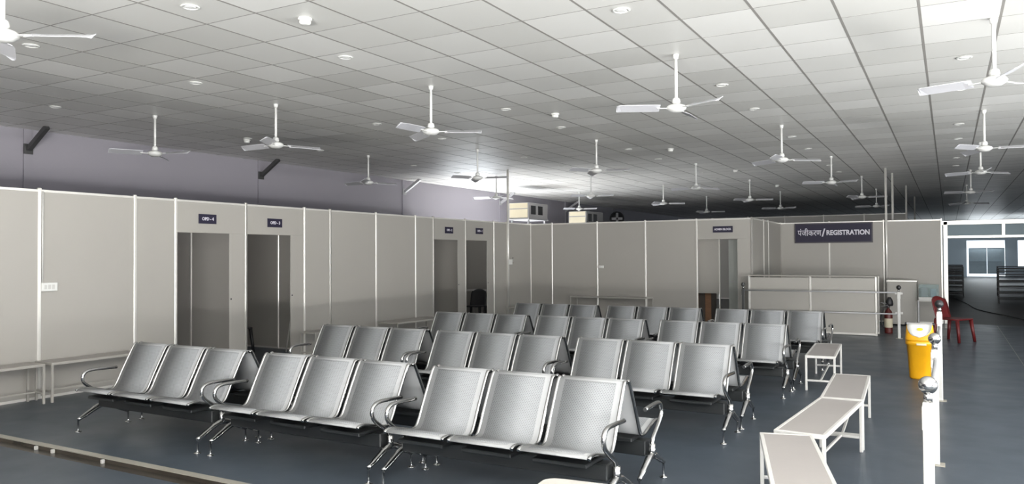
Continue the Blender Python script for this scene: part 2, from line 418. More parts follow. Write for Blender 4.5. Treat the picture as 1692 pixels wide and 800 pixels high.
# tall support poles up to the ceiling
for n, (x, y, lab) in enumerate(((-1.30, YR-0.06, 'standing before the registration wall corner'), (-1.23, 21.98, 'just behind the registration wall'),
                                 (-1.10, 26.3, 'in the dark hall behind the registration wall'), (-1.05, 31.5, 'furthest back in the dark hall'),
                                 (XL+0.045, ky(9)-0.01, 'fixed to the left partition by the switch'))):
    p = thing('support_pole', (x, y, 0), 0, f'white support pole rising to the ceiling, {lab}', 'pole', 'support poles')
    MB().tube([(0, 0, 0.0), (0, 0, HC+0.012)], 0.028, 10).build('shaft', 'post', p)
    MB().lathe([(0.06, 0.0), (0.06, 0.008), (0.03, 0.012)], (0, 0, 0), 14).build('base_flange', 'post', p)

# ------------------------------------------------------------------ tandem benches
SW, SP = 0.468, 0.536
PROF = spline([(-0.640, 0.402), (-0.618, 0.413), (-0.55, 0.414), (-0.42, 0.383), (-0.33, 0.362), (-0.275, 0.372), (-0.235, 0.42), (-0.18, 0.53), (-0.10, 0.68), (-0.055, 0.76), (-0.034, 0.783), (-0.012, 0.776)], 4)
PROF = [(p[0], p[1]) for p in [Vector((q[0], q[1])) for q in [(v.x, v.y) for v in [Vector((a[0], a[1], 0)) for a in PROF]]]]
def normals2(pr):
    out = []
    for i in range(len(pr)):
        a, b = pr[max(i-1, 0)], pr[min(i+1, len(pr)-1)]
        t = Vector((b[0]-a[0], b[1]-a[1])).normalized(); out.append(Vector((-t.y, t.x)))
    return out
NRM = normals2(PROF)
def shell(w, o0, o1, i0=0, i1=None, uvs=False):
    pr = PROF[i0:i1]; nr = NRM[i0:i1]; k = len(pr); mb = MB()
    top = []; bot = []
    vv = []
    for (y, z), n in zip(pr, nr):
        for x in (-w/2, w/2): vv.append((x, y+n.x*o1, z+n.y*o1))
    for (y, z), n in zip(pr, nr):
        for x in (-w/2, w/2): vv.append((x, y+n.x*o0, z+n.y*o0))
    ff = []
    for i in range(k-1):
        ff.append((2*i, 2*i+1, 2*i+3, 2*i+2)); B = 2*k
        ff.append((B+2*i+2, B+2*i+3, B+2*i+1, B+2*i))
        ff.append((2*i, 2*i+2, B+2*i+2, B+2*i)); ff.append((2*i+3, 2*i+1, B+2*i+1, B+2*i+3))
    ff.append((1, 0, 2*k, 2*k+1)); ff.append((2*k-2, 2*k-1, 4*k-1, 4*k-2))
    mb.add(vv, ff, True); me = mb.mesh('seat_shell')
    if uvs:
        arc = [0]
        for i in range(1, k): arc.append(arc[-1]+math.hypot(pr[i][0]-pr[i-1][0], pr[i][1]-pr[i-1][1]))
        ul = me.uv_layers.new(name='UVMap')
        for lp in me.loops:
            v = lp.vertex_index % (2*k); ul.data[lp.index].uv = (vv[v][0]+2.0, arc[v//2]+1.0)
    for p in me.polygons: p.use_smooth = abs(p.normal.x) < 0.9
    return me
SHELL = shell(SW, -0.003, 0.004)
PANEL = shell(SW-0.088, 0.004, 0.0055, 5, -7, True); PANEL.name = 'perforated_panel'
RAIL = MB().tube([(0, y+n.x*-0.001, z+n.y*-0.001) for (y, z), n in zip(PROF, NRM)], 0.0125, 8).mesh('side_rail')
BEAM = MB().bbox(-0.80, -0.41, 0.215, 0.80, -0.29, 0.318, 0.006).mesh('beam')
PANB = MB().bbox(-0.19, -0.56, 0.318, 0.19, -0.22, 0.345, 0.006).mesh('seat_bracket')
ARM = MB().tube(spline([(0, -0.335, 0.285), (0, -0.36, 0.335), (0, -0.44, 0.385), (0, -0.525, 0.45), (0, -0.545, 0.505), (0, -0.52, 0.55), (0, -0.46, 0.568), (0, -0.34, 0.568), (0, -0.20, 0.562)], 5), 0.0155, 10).mesh('armrest')
LEG = MB()
LEG.tube([(0, -0.335, 0.30), (0, -0.335, 0.20)], 0.026, 10)
LEG.tube(spline([(0, -0.335, 0.225), (0, -0.40, 0.205), (0, -0.50, 0.155), (0, -0.585, 0.115)], 4), [0.025]*6+[0.022]*4+[0.017]*3, 10)
LEG.tube(spline([(0, -0.335, 0.225), (0, -0.27, 0.21), (0, -0.16, 0.155), (0, -0.075, 0.11)], 4), [0.025]*6+[0.022]*4+[0.017]*3, 10)
LEG = LEG.mesh('leg')
GLIDE = MB().lathe([(0.030, 0), (0.030, 0.006), (0.010, 0.012), (0.008, 0.02), (0.008, 0.12), (0.013, 0.122), (0.013, 0.128)], (0, 0, 0), 12).mesh('glide')
for me_, mt_ in ((SHELL, 'seat'), (PANEL, 'perf'), (RAIL, 'chrome'), (BEAM, 'black'), (PANB, 'black'), (ARM, 'chrome'), (LEG, 'chrome'), (GLIDE, 'chrome')): me_.materials.append(M[mt_])
def make_bench():
    t = thing('waiting_bench')
    place('beam', BEAM, 'black', t)
    for i in (-1, 0, 1):
        s = place('seat', SHELL, 'seat', t, (i*SP, 0, 0))
        place('perforated_panel', PANEL, 'perf', s)
        for e in (-1, 1): place('side_rail', RAIL, 'chrome', s, (e*(SW/2+0.009), 0, 0))
        place('seat_bracket', PANB, 'black', t, (i*SP, 0, 0))
    for e in (-1, 1):
        place('armrest', ARM, 'chrome', t, (e*0.835, 0, 0))
        l = place('leg', LEG, 'chrome', t, (e*0.835, 0, 0))
        place('glide', GLIDE, 'chrome', l, (0, -0.585, 0)); place('glide', GLIDE, 'chrome', l, (0, -0.075, 0))
    return t
ROWS = [(4.95, (-6.32, -4.49, -2.685), 'front row'), (7.33, (-6.045, -4.31, -2.55), 'second row'),
        (9.77, (-6.03, -4.28, -2.49), 'third row'), (12.2, (-5.99, -4.22, -2.40), 'rearmost row')]
proto = None
for ry, cs, rn in ROWS:
    for cx, cn in zip(cs, ('left', 'middle', 'right')):
        for back in (0, 1):
            b = make_bench() if proto is None else copy_tree(proto)
            if proto is None: proto = b
            b.location = (cx, ry, 0); b.rotation_euler = (0, 0, PI*back)
            tag(b, f'silver perforated three-seat bench {"facing away from" if back else "facing"} the camera, {cn} unit of the {rn}', 'bench', 'tandem waiting benches')

# ------------------------------------------------------------------ white low benches
def low_bench(loc, rz, label, L=1.45, W=0.34, H=0.42, mt='white'):
    t = thing('low_bench', loc, rz, label, 'bench', 'white framed low benches'); w, l = W/2, L/2
    MB().bbox(-w+0.022, -l+0.022, H-0.022, w-0.022, l-0.022, H-0.001, 0.002).build('seat_board', 'benchtop', t)
    f = MB()
    for s in (-1, 1):
        f.bbox(s*(w-0.0125)-0.0125, -l, H-0.03, s*(w-0.0125)+0.0125, l, H+0.001, 0.003)
        f.bbox(-w+0.02, s*(l-0.0125)-0.0125, H-0.03, w-0.02, s*(l-0.0125)+0.0125, H+0.001, 0.003)
    f.build('seat_frame', mt, t)
    for sx in (-1, 1):
        for sy in (-1, 1):
            MB().bbox(sx*(w-0.0125)-0.0125, sy*(l-0.0125)-0.0125, 0, sx*(w-0.0125)+0.0125, sy*(l-0.0125)+0.0125, H-0.028, 0.003).build('leg', mt, t)
    for sy in (-1, 1):
        MB().bbox(-w+0.024, sy*(l-0.0125)-0.01, 0.11, w-0.024, sy*(l-0.0125)+0.01, 0.132, 0.003).build('end_stretcher', mt, t)
    MB().bbox(-0.01, -l+0.02, 0.111, 0.01, l-0.02, 0.131, 0.003).build('long_stretcher', mt, t)
    return t
low_bench((-0.80, 4.80, 0), math.radians(14.2), 'white framed low bench nearest the camera, cut by the lower edge')
low_bench((-0.855, 6.30, 0), math.radians(-4.0), 'white framed low bench second from the camera, angled between two others')
low_bench((-0.835, 7.79, 0), math.radians(2.6), 'white framed low bench third from the camera, end touching its neighbour')
low_bench((-1.40, 10.60, 0), math.radians(3.6), 'white framed low bench standing apart beside the rear rows of seats')
low_bench((XL+0.22, 4.30, 0), 0, 'pale low bench against the left partition, nearest the camera', H=0.45, W=0.34, mt='panel')
low_bench((XL+0.22, 5.82, 0), 0, 'pale low bench against the left partition, behind the front row of seats', H=0.45, W=0.34, mt='panel')
low_bench((XL+0.40, 9.75, 0), 0, 'pale low bench by the left partition, mostly hidden by the second row', H=0.45, L=1.3, mt='panel')
low_bench((XL+0.46, 11.78, 0), math.radians(-2), 'pale low bench by the left partition, under the door numbered two', H=0.45, W=0.48, mt='panel')
t = low_bench((-6.97, YB-0.26, 0), PI/2, 'long pale low table standing against the back partition', L=1.95, W=0.40, H=0.66, mt='panel'); t['category'] = 'table'; t.name = 'low_table'; del t['group']
low_bench((XL+0.55, 15.9, 0), 0, 'small pale low bench in the corner of the partitions', L=0.9, H=0.45, mt='panel')
# white padded bench cut off by the lower edge
t = thing('padded_bench', (-1.47, 3.665, -0.035), math.radians(6), 'white padded bench with rounded corners at the bottom edge', 'bench')
pts = []
for cx, cy, a0 in ((0.38, 0.13, 0), (-0.38, 0.13, 90), (-0.38, -0.13, 180), (0.38, -0.13, 270)):
    for k in range(5):
        a = math.radians(a0+k*22.5); pts.append((cx+0.075*math.cos(a), cy+0.075*math.sin(a)))
MB().prism(pts, 0.395, 0.445).prism([(x*0.985, y*0.96) for x, y in pts], 0.444, 0.455).build('pad', 'pad', t)
for sx in (-1, 1):
    for sy in (-1, 1): MB().tube([(sx*0.36, sy*0.13, 0), (sx*0.36, sy*0.13, 0.396)], 0.014, 8).build('leg', 'white', t)

# ------------------------------------------------------------------ ceiling fans
def make_fan():
    t = thing('ceiling_fan')
    MB().lathe([(0.017, -0.05), (0.026, -0.045), (0.032, -0.01), (0.032, 0.0)], (0, 0, HC), 14).build('ceiling_cup', 'fanwhite', t)
    MB().tube([(0, 0, HC-0.02), (0, 0, 3.22)], 0.017, 8).build('down_rod', 'fanwhite', t)
    MB().lathe([(0.016, 0.07), (0.038, 0.055), (0.045, 0.02), (0.03, 0.0)], (0, 0, 3.185), 14).build('lower_cup', 'fanwhite', t)
    MB().lathe([(0.02, -0.05), (0.06, -0.044), (0.098, -0.018), (0.104, 0.0), (0.09, 0.02), (0.05, 0.035), (0.02, 0.038)], (0, 0, 3.15), 20).build('motor', 'fanwhite', t)
    bl = MB(); vv = []
    for x, w, z in ((0.17, 0.050, 0.0), (0.24, 0.064, 0.0), (0.55, 0.060, -0.004), (0.60, 0.05, -0.006), (0.615, 0.03, -0.006)):
        for s, dz in ((-1, -0.026), (1, 0.020)):
            vv += [(x, s*w, z+dz), (x, s*w, z+dz+0.004)]
    ff = []
    for i in range(4):
        a = i*4; ff += [(a, a+4, a+6, a+2), (a+1, a+3, a+7, a+5), (a, a+1, a+5, a+4), (a+2, a+6, a+7, a+3)]
    ff += [(0, 2, 3, 1), (16, 17, 19, 18)]
    bl.add(vv, ff); blm = bl.mesh('blade'); blm.materials.append(M['fanblade'])
    arm = MB().box(0.09, -0.018, -0.008, 0.20, 0.018, 0.000).mesh('blade_bracket'); arm.materials.append(M['fanwhite'])
    for k in range(3):
        b = place('blade', blm, 'fanblade', t, (0, 0, 3.145), (0, 0, k*2*PI/3)); place('blade_bracket', arm, 'fanwhite', b)
    return t
FC = {-10.15: 'first column beside the left wall', -7.87: 'second column from the left wall', -5.42: 'third column from the left wall', -2.3: 'fourth column from the left wall', 0.42: 'rightmost column'}
FR = {2.8: 'nearest row', 7.7: 'second row', 12.7: 'third row', 17.4: 'fourth row', 22.2: 'fifth row', 27.0: 'sixth row'}
FANS = [(-2.42, 7.75, -30), (0.37, 7.97, 45), (-5.44, 7.67, 28), (-7.876, 7.51, 62), (-10.0, 7.22, 130), (-10.286, 12.3, 60), (-7.92, 12.71, 10), (-5.454, 12.76, 5), (-2.30, 12.87, 28),
        (0.47, 13.04, -5), (0.54, 16.8, 40), (-7.89, 18.1, 0), (-10.15, 17.2, 75), (-10.4, 22.9, 0), (-7.25, 21.9, 20), (-4.94, 17.23, 50), (-7.37, 27.0, 10), (-4.75, 21.8, 0), (-4.76, 26.3, 90),
        (-2.13, 17.5, 90), (-1.98, 22.4, 0), (-1.97, 27.0, 70), (-5.55, 2.85, 30), (0.5, 22.2, 80), (0.5, 27.0, 20)]
fan = None
for x, y, a in FANS:
    c = min(FC, key=lambda q: abs(q-x)); r = min(FR, key=lambda q: abs(q-y))
    f = make_fan() if fan is None else copy_tree(fan)
    if fan is None: fan = f
    f.location = (x, y, 0); f.rotation_euler = (0, 0, math.radians(a))
    tag(f, f'white three-blade ceiling fan, {FR[r]}, {FC[c]}', 'ceiling fan', 'ceiling fans')

# ------------------------------------------------------------------ recessed lamps, smoke detectors
def make_lamp():
    t = thing('recessed_lamp')
    MB().lathe([(0.072, 0.0), (0.078, -0.004), (0.072, -0.009), (0.058, -0.010), (0.055, -0.004), (0.055, 0.0)], (0, 0, 0), 18).build('bezel', 'plasticwhite', t)
    MB().lathe([(0.054, -0.0055), (0.03, -0.0075), (0.008, -0.008)], (0, 0, 0), 16).build('lens', 'lens', t)
    return t
LROW = [(4.22, 'nearest row'), (6.1, 'second row'), (9.42, 'third row'), (11.2, 'fourth row'), (14.2, 'fifth row'), (16.0, 'sixth row'), (19.2, 'seventh row'), (20.9, 'eighth row')]
lamp = None
for ly, rn in LROW:
    for lx, cn in ((-10.56, 'first column beside the left wall'), (-7.71, 'second column from the left wall'), (-5.40, 'third column from the left wall'), (-2.37, 'fourth column from the left wall'), (0.17, 'rightmost column')):
        d_ = Vector((lx, ly, HC-EYE)); z = d_.dot(fw)
        if abs(d_.dot(R_)/z*F_PX) > 900 or abs(d_.dot(U_)/z*F_PX) > 440: continue
        l = make_lamp() if lamp is None else copy_tree(lamp)
        if lamp is None: lamp = l
        l.location = (lx, ly, HC-0.002); tag(l, f'small round recessed ceiling lamp, {rn}, {cn}', 'ceiling lamp', 'recessed ceiling lamps')
det = None
for x, y, w in ((-4.82, 4.93, 'nearest the camera'), (-4.96, 10.1, 'above the third row of seats'), (-4.68, 14.6, 'between the third and fourth fan rows'), (-10.71, 9.54, 'near the left tent wall'), (-4.5, 19.1, 'beyond the back partition'), (-4.42, 23.95, 'far back in the dark part of the ceiling')):
    if det is None:
        det = t = thing('smoke_detector')
        MB().lathe([(0.06, 0.002), (0.062, -0.012), (0.055, -0.018)], (0, 0, 0), 18).build('base', 'plasticwhite', t)
        MB().lathe([(0.05, -0.018), (0.05, -0.040), (0.042, -0.052), (0.02, -0.056)], (0, 0, 0), 18).build('head', 'plasticwhite', t)
    else: t = copy_tree(det)
    t.location = (x, y, HC-0.002); tag(t, f'white smoke detector on the ceiling, {w}', 'smoke detector', 'smoke detectors')

# ------------------------------------------------------------------ signs
def sign(loc, rot, w, h, body, size, label, border=0.0, offset=0.0, tw=None):
    t = thing('sign_board', loc, 0, label, 'sign'); t.rotation_euler = rot
    MB().bbox(-w/2, -h/2, -0.01, w/2, h/2, 0.004, 0.002).build('board', 'signborder' if border else 'navy', t)
    if border: MB().bbox(-w/2+border, -h/2+border, 0.004, w/2-border, h/2-border, 0.006, 0.0005).build('field', 'navy', t)
    if isinstance(body, str): body = [(body, size, 0, tw)]
    for b, s, dx, ww in body:
        o = text(b, s, t, offset=offset if b.isascii() else 0.0015, width=ww); o.location = (dx, 0, 0.0078)
    return t
RL = (PI/2, 0, PI/2); RB = (PI/2, 0, 0)
for y, z, n, w in ((7.51, 2.185, 4, 'nearest doorway of the left partition'), (8.78, 2.172, 3, 'dark second doorway from the camera'), (13.66, 2.187, 2, 'third doorway, towards the corner'), (14.88, 2.20, 1, 'doorway closest to the corner')):
    sign((XL+0.020, y, z), RL, 0.30, 0.135, f'OPD - {n}', 0.062, f'small dark blue sign reading OPD - {n} above the {w}', tw=0.20, offset=0.002)
sign((-4.38, YB-0.020, 2.203), RB, 0.44, 0.14, 'ADMIN BLOCK', 0.062, 'small dark blue sign reading ADMIN BLOCK above a doorway', tw=0.38, offset=0.002)
sign((-2.50, YR-0.035, 2.165), RB, 1.81, 0.50, [('पंजीकरण', 0.205, -0.545, 0.56), ('/', 0.27, -0.215, None), ('REGISTRATION', 0.165, 0.345, 0.98)], 0, 'wide dark blue sign reading पंजीकरण / REGISTRATION', border=0.03, offset=0.006)

# ------------------------------------------------------------------ registration counter
t = thing('registration_counter', ((XC+0.02-1.27)/2, 17.0, 0), 0, 'white panelled registration counter with aluminium trim', 'counter')
hw = (-1.27-(XC+0.02))/2
for s in (0, 1):
    MB().bbox(-hw+s*hw+0.02, -0.009, 0.05, s*hw-0.02, 0.009, 1.15, 0.002).build('front_panel', 'panel', t)
for x in (-hw, 0, hw): place('post', MB().bbox(-0.02, -0.02, 0, 0.02, 0.02, 1.18, 0.007).mesh('post'), 'post', t, (x, 0, 0))
MB().bbox(-hw, -0.02, 0.01, hw, 0.02, 0.05, 0.003).build('bottom_rail', 'post', t)
MB().bbox(-hw-0.02, -0.05, 1.18, hw+0.03, 0.5, 1.20, 0.004).build('counter_top', 'panel', t)
MB().bbox(hw-0.009, 0.02, 0.05, hw+0.009, 0.48, 1.18, 0.002).build('side_panel', 'panel', t)
place('post', MB().bbox(-0.02, -0.02, 0, 0.02, 0.02, 1.18, 0.007).mesh('post'), 'post', t, (hw, 0.5, 0))
# white cabinet and instrument table beside the hall door
t = thing('cabinet', (-0.94, 19.95, 0), 0, 'white low cabinet between the counter and the hall door', 'cabinet')
MB().bbox(-0.31, -0.2, 0.03, 0.30, 0.45, 1.0, 0.004).build('body', 'panel', t)
MB().bbox(-0.32, -0.22, 1.0, 0.31, 0.47, 1.03, 0.003).build('top', 'post', t)
MB().bbox(-0.29, -0.212, 0.06, 0.28, -0.2, 0.97, 0.003).build('door', 'panel', t)
t = thing('instrument_table', (-0.40, 19.75, 0), 0, 'small steel table holding a clear box by the hall door', 'table')
MB().bbox(-0.22, -0.2, 0.57, 0.22, 0.2, 0.595, 0.003).build('table_top', 'white', t)
for sx in (-1, 1):
    for sy in (-1, 1): MB().bbox(sx*0.205-0.0125, sy*0.185-0.0125, 0, sx*0.205+0.0125, sy*0.185+0.0125, 0.57, 0.003).build('leg', 'steelgrey', t)
t = thing('clear_box', (-0.40, 19.75, 0.595), 0, 'clear plastic box on a white base standing on the small table', 'box')
MB().bbox(-0.20, -0.17, 0, 0.20, 0.17, 0.07, 0.006).build('base', 'white', t)
g = MB()
g.box(-0.195, -0.165, 0.07, 0.195, -0.160, 0.34).box(-0.195, 0.160, 0.07, 0.195, 0.165, 0.34).box(-0.195, -0.16, 0.07, -0.190, 0.16, 0.34).box(0.190, -0.16, 0.07, 0.195, 0.16, 0.34).box(-0.195, -0.165, 0.34, 0.195, 0.165, 0.345)
g.build('clear_cover', 'glass', t)
MB().bbox(-0.15, -0.02, 0.07, -0.02, 0.12, 0.28, 0.01).build('inner_unit', 'acgrey', t)
MB().bbox(0.03, -0.02, 0.07, 0.15, 0.12, 0.25, 0.01).build('inner_unit', 'shutter', t)
# fire extinguisher
t = thing('fire_extinguisher', (-1.10, 17.75, 0), 0, 'dark red fire extinguisher with yellow label beside the counter', 'fire extinguisher')
MB().lathe([(0.075, 0), (0.078, 0.02), (0.078, 0.40), (0.06, 0.46), (0.025, 0.50), (0.025, 0.53)], (0, 0, 0), 18).build('cylinder', 'darkred', t)
MB().lathe([(0.0785, 0.12), (0.0795, 0.125), (0.0795, 0.30), (0.0785, 0.305)], (0, 0, 0), 18).build('label_band', 'cream', t)
MB().bbox(-0.03, -0.03, 0.52, 0.03, 0.03, 0.60, 0.006).bar((-0.02, 0, 0.60), (-0.14, -0.02, 0.63), 0.025, 0.02).bar((-0.02, 0, 0.57), (-0.13, -0.02, 0.55), 0.02, 0.015).build('valve_handle', 'blackplastic', t)
MB().tube(spline([(0.03, 0, 0.55), (-0.08, -0.09, 0.52), (-0.13, -0.09, 0.30), (-0.09, -0.07, 0.10)], 5), 0.011, 7).build('hose', 'blackplastic', t)
MB().lathe([(0.06, 0.56), (0.075, 0.60), (0.06, 0.68), (0.03, 0.74)], (0.02, 0.03, 0), 12).build('cover_cap', 'blackplastic', t)

# ------------------------------------------------------------------ queue railing posts, rails
def stanchion(x, y, h, label, top='chrome', tabs=False):
    t = thing('stanchion', (x, y, 0), 0, label, 'stanchion', 'white queue posts')
    MB().bbox(-0.025, -0.025, 0.006, 0.025, 0.025, h-0.13, 0.005).build('post', 'white', t)
    MB().bbox(-0.06, -0.06, 0, 0.06, 0.06, 0.008, 0.002).build('base_plate', 'strip', t)
    MB().bbox(-0.028, -0.028, h-0.27, 0.028, 0.028, h-0.15, 0.004).build('sleeve', 'white', t)
    MB().tube([(0, 0, h-0.13), (0, 0, h-0.085)], 0.021, 10).build('neck', 'chrome', t)
    r = 0.045; MB().lathe([(max(0.001, r*math.sin(PI*i/10)), -r*math.cos(PI*i/10)) for i in range(11)], (0, 0, h-r), 16).build('ball', top, t)
    if tabs:
        for z in (h-0.16, 0.49): MB().bbox(-0.065, -0.012, z-0.02, 0.065, 0.012, z+0.02, 0.003).build('rail_clip', 'white', t)
    return t
stanchion(-0.10, 4.42, 1.02, 'white square queue post nearest the camera with a steel ball top')
stanchion(-0.105, 6.86, 1.02, 'white square queue post second from the camera')
stanchion(-0.10, 9.85, 1.12, 'white queue post third from the camera, with dark bands near its top', 'blackplastic')
stanchion(-0.85, 16.7, 1.03, 'white queue post with rail clips in front of the counter', 'blackplastic', True)
s5 = stanchion(-3.80, 16.7, 1.05, 'dark queue post at the counter, beside the admin doorway', 'brace')
for ch in s5.children:
    if ch.name.startswith(('post', 'sleeve')): ch.data.materials[0] = M['brace']
for z, w in ((0.885, 'upper'), (0.47, 'lower')):
    tag(MB().tube([(-3.775, 16.7, z), (-0.875, 16.7, z)], 0.014, 8).build('queue_rail', 'steelgrey'), f'{w} steel rail across the registration counter', 'rail')
for y0, y1, w in ((4.45, 6.83, 'nearest'), (6.89, 9.82, 'further')):
    tag(MB().tube([(-0.10, y0, 0.82), (-0.10, y1, 0.82)], 0.012, 8).build('queue_rail', 'steelgrey'), f'steel queue rail between the white posts, {w} span', 'rail')

# ------------------------------------------------------------------ yellow bin
t = thing('dustbin', (-0.345, 11.52, 0), math.radians(-2), 'yellow plastic dustbin with a white swing lid', 'dustbin')
def superloft(rings, e, n=28):
    mb = MB(); vv = []
    for ax, ay, z in rings:
        for j in range(n):
            a = 2*PI*j/n; c, d_ = math.cos(a), math.sin(a)
            vv.append((ax*math.copysign(abs(c)**e, c), ay*math.copysign(abs(d_)**e, d_), z))
    k = len(rings)
    ff = [(i*n+j, i*n+(j+1) % n, (i+1)*n+(j+1) % n, (i+1)*n+j) for i in range(k-1) for j in range(n)] + [tuple(range((k-1)*n, k*n)), tuple(range(n))[::-1]]
    return mb.add(vv, ff, True)
superloft([(0.12, 0.12, 0), (0.128, 0.128, 0.02), (0.156, 0.156, 0.44), (0.168, 0.168, 0.445), (0.170, 0.170, 0.49), (0.160, 0.160, 0.50)], 0.7).build('body', 'yellow', t)
superloft([(0.168, 0.168, 0.50), (0.170, 0.165, 0.52), (0.162, 0.105, 0.62), (0.155, 0.050, 0.70), (0.150, 0.030, 0.712)], 0.6).build('lid', 'yellow', t)
fl = MB(); vv = []; NF = 9
nrm = Vector((0, -0.86, 0.51))
for off in (0.016, 0.002):
    for i in range(NF):
        f = i/(NF-1); tt = 0.14+0.84*f
        hw_ = 0.142*max(0.0, 1-(1-f)**2.4)**0.5+0.002
        for u in (-1, -0.6, 0, 0.6, 1):
            vv.append((u*hw_, -0.166+0.118*tt+nrm.y*off+0.016*u*u*f**0.3, 0.515+0.195*tt+nrm.z*off))
kk = NF*5; ff = []
for i in range(NF-1):
    for j_ in range(4): a = i*5+j_; ff += [(a, a+1, a+6, a+5), (kk+a+5, kk+a+6, kk+a+1, kk+a)]
    for j_ in (0, 4): a = i*5+j_; ff.append((a, a+5, kk+a+5, kk+a))
for j_ in range(4): ff += [(j_+1, j_, kk+j_, kk+j_+1), ((NF-1)*5+j_, (NF-1)*5+j_+1, kk+(NF-1)*5+j_+1, kk+(NF-1)*5+j_)]
fl.add(vv, ff, True).build('flap', 'plasticwhite', t)
MB().bar((-0.15, -0.012, 0.708), (0.15, -0.012, 0.708), 0.03, 0.03).build('hinge_bar', 'steelgrey', t)
for s in (-1, 1): MB().lathe([(0.006, -0.02), (0.016, -0.012), (0.018, 0.01), (0.008, 0.02)], (s*0.158, -0.01, 0.712), 10).build('hinge_knob', 'blackplastic', t)
q = MB().lathe([(0.036, 0), (0.036, 0.002)], (0, 0, 0), 16).build('sticker', 'sticker', t); q.location = (0.01, -0.116, 0.650); q.rotation_euler = (math.radians(59), 0, 0); q.scale = (1, 0.6, 1)
MB().bbox(-0.03, -0.182, 0.445, 0.085, -0.158, 0.472, 0.004).build('handle_tag', 'cream', t)

# ------------------------------------------------------------------ plastic chairs
def plastic_chair(loc, rz, label, mt='red', arms=True, cat='chair', group=None):
    t = thing('plastic_chair', loc, rz, label, cat, group)     # faces -Y
    MB().prism([(-0.20, -0.22), (0.20, -0.22), (0.22, -0.16), (0.20, 0.19), (-0.20, 0.19), (-0.22, -0.16)], 0.405, 0.43).build('seat', mt, t)
    bk = MB(); vv = []; nx, nz = 8, 7
    for s in (0.0, 0.012):
        for j in range(nz+1):
            f = j/nz; z = 0.42+0.41*f; wd_ = 0.205*(1-0.25*max(0, (f-0.6)/0.4)**2)
            for i in range(nx+1):
                u = -1+2*i/nx; zz = z - (0.05*u*u if j == nz else 0); vv.append((u*wd_, 0.18+0.10*f+s-0.05*u*u*0.6, zz))
    N1 = (nx+1)*(nz+1); ff = []
    for j in range(nz):
        for i in range(nx):
            if 1 <= j <= nz-2 and i in (1, 3, 4, 6) and False: continue
            a = j*(nx+1)+i; ff += [(a, a+1, a+nx+2, a+nx+1), (N1+a+nx+1, N1+a+nx+2, N1+a+1, N1+a)]
    for i in range(nx): a = nz*(nx+1)+i; ff.append((a, a+1, N1+a+1, N1+a))
    for j in range(nz):
        a = j*(nx+1); ff.append((a, a+nx+1, N1+a+nx+1, N1+a)); a += nx; ff.append((a+nx+1, a, N1+a, N1+a+nx+1))
    bk.add(vv, ff, True); bk.build('backrest', mt, t)
    for sx in (-1, 1):
        for sy, y in ((-1, -0.19), (1, 0.17)):
            MB().tube([(sx*0.185, y, 0.41), (sx*0.215, y+sy*0.045, 0.0)], [0.034, 0.024], 6).build('leg', mt, t)
        if arms: MB().tube(spline([(sx*0.19, 0.24, 0.70), (sx*0.245, 0.16, 0.665), (sx*0.26, -0.02, 0.645), (sx*0.25, -0.17, 0.62), (sx*0.215, -0.19, 0.42)], 4), 0.019, 7).build('armrest', mt, t)
    return t
rc = plastic_chair((0.05, 16.65, 0), math.radians(58), 'dark red plastic chair beside the hall doorway', arms=False); rc.scale = (1.12, 1.12, 1.0)
plastic_chair((-10.72, 9.30, 0), math.radians(160), 'dark chair just inside the doorway numbered three', 'blackplastic', False)
plastic_chair((-10.05, 16.0, 0), math.radians(10), 'dark chair inside the doorway numbered one, on the left', 'blackplastic', False)
plastic_chair((-9.55, 16.15, 0), math.radians(-15), 'dark chair inside the doorway numbered one, on the right', 'blackplastic', False)
t = low_bench((-10.0, 16.75, 0), PI/2, 'pale desk inside the doorway numbered one', L=1.5, W=0.6, H=0.78); t.name = 'desk'; t['category'] = 'desk'; del t['group']
t = thing('folded_stand', (-9.95, 9.72, 0), 0, 'thin white folding stand leaning in the doorway numbered three', 'stand')
MB().tube([(0, 0, 0), (-0.10, 0.22, 0.62)], 0.012, 7).build('leg', 'white', t); MB().tube([(0.10, 0.05, 0), (-0.09, 0.22, 0.62)], 0.012, 7).build('leg', 'white', t)

# admin doorway: hanging screen, wooden cupboard, half-open door leaf
t = thing('screen_board', (-5.05, 17.95, 0), 0, 'pale hanging screen filling the upper admin doorway', 'screen')
MB().bbox(-0.75, -0.01, 0.74, 0.42, 0.01, 2.2, 0.003).build('board', 'panel', t); MB().bbox(0.42, -0.015, 0, 0.45, 0.015, 2.2, 0.004).build('side_post', 'post', t); MB().bbox(-0.78, -0.015, 0, -0.75, 0.015, 2.2, 0.004).build('side_post', 'post', t)
t = thing('wooden_cupboard', (-5.35, 18.5, 0), 0, 'brown wooden cupboard low inside the admin doorway', 'cupboard')
MB().bbox(-0.35, -0.2, 0, 0.45, 0.25, 0.78, 0.004).build('body', 'darkbrown', t)
MB().bbox(-0.34, -0.215, 0.03, 0.14, -0.2, 0.76, 0.003).build('door', 'wood', t); MB().bbox(0.30, -0.215, 0.03, 0.44, -0.2, 0.76, 0.003).build('door', 'wood', t)
t = thing('door_3', (bx(3.5)+0.92, YB, 0)); tag(t, kind='structure')
MB().bbox(-0.34, 0.55, 0.02, -0.015, 0.575, 1.98, 0.003).build('door_leaf', 'doorgrey', t); MB().bar((-0.30, 0.53, 1.02), (-0.16, 0.53, 1.02), 0.03, 0.02).build('door_handle', 'steelgrey', t)

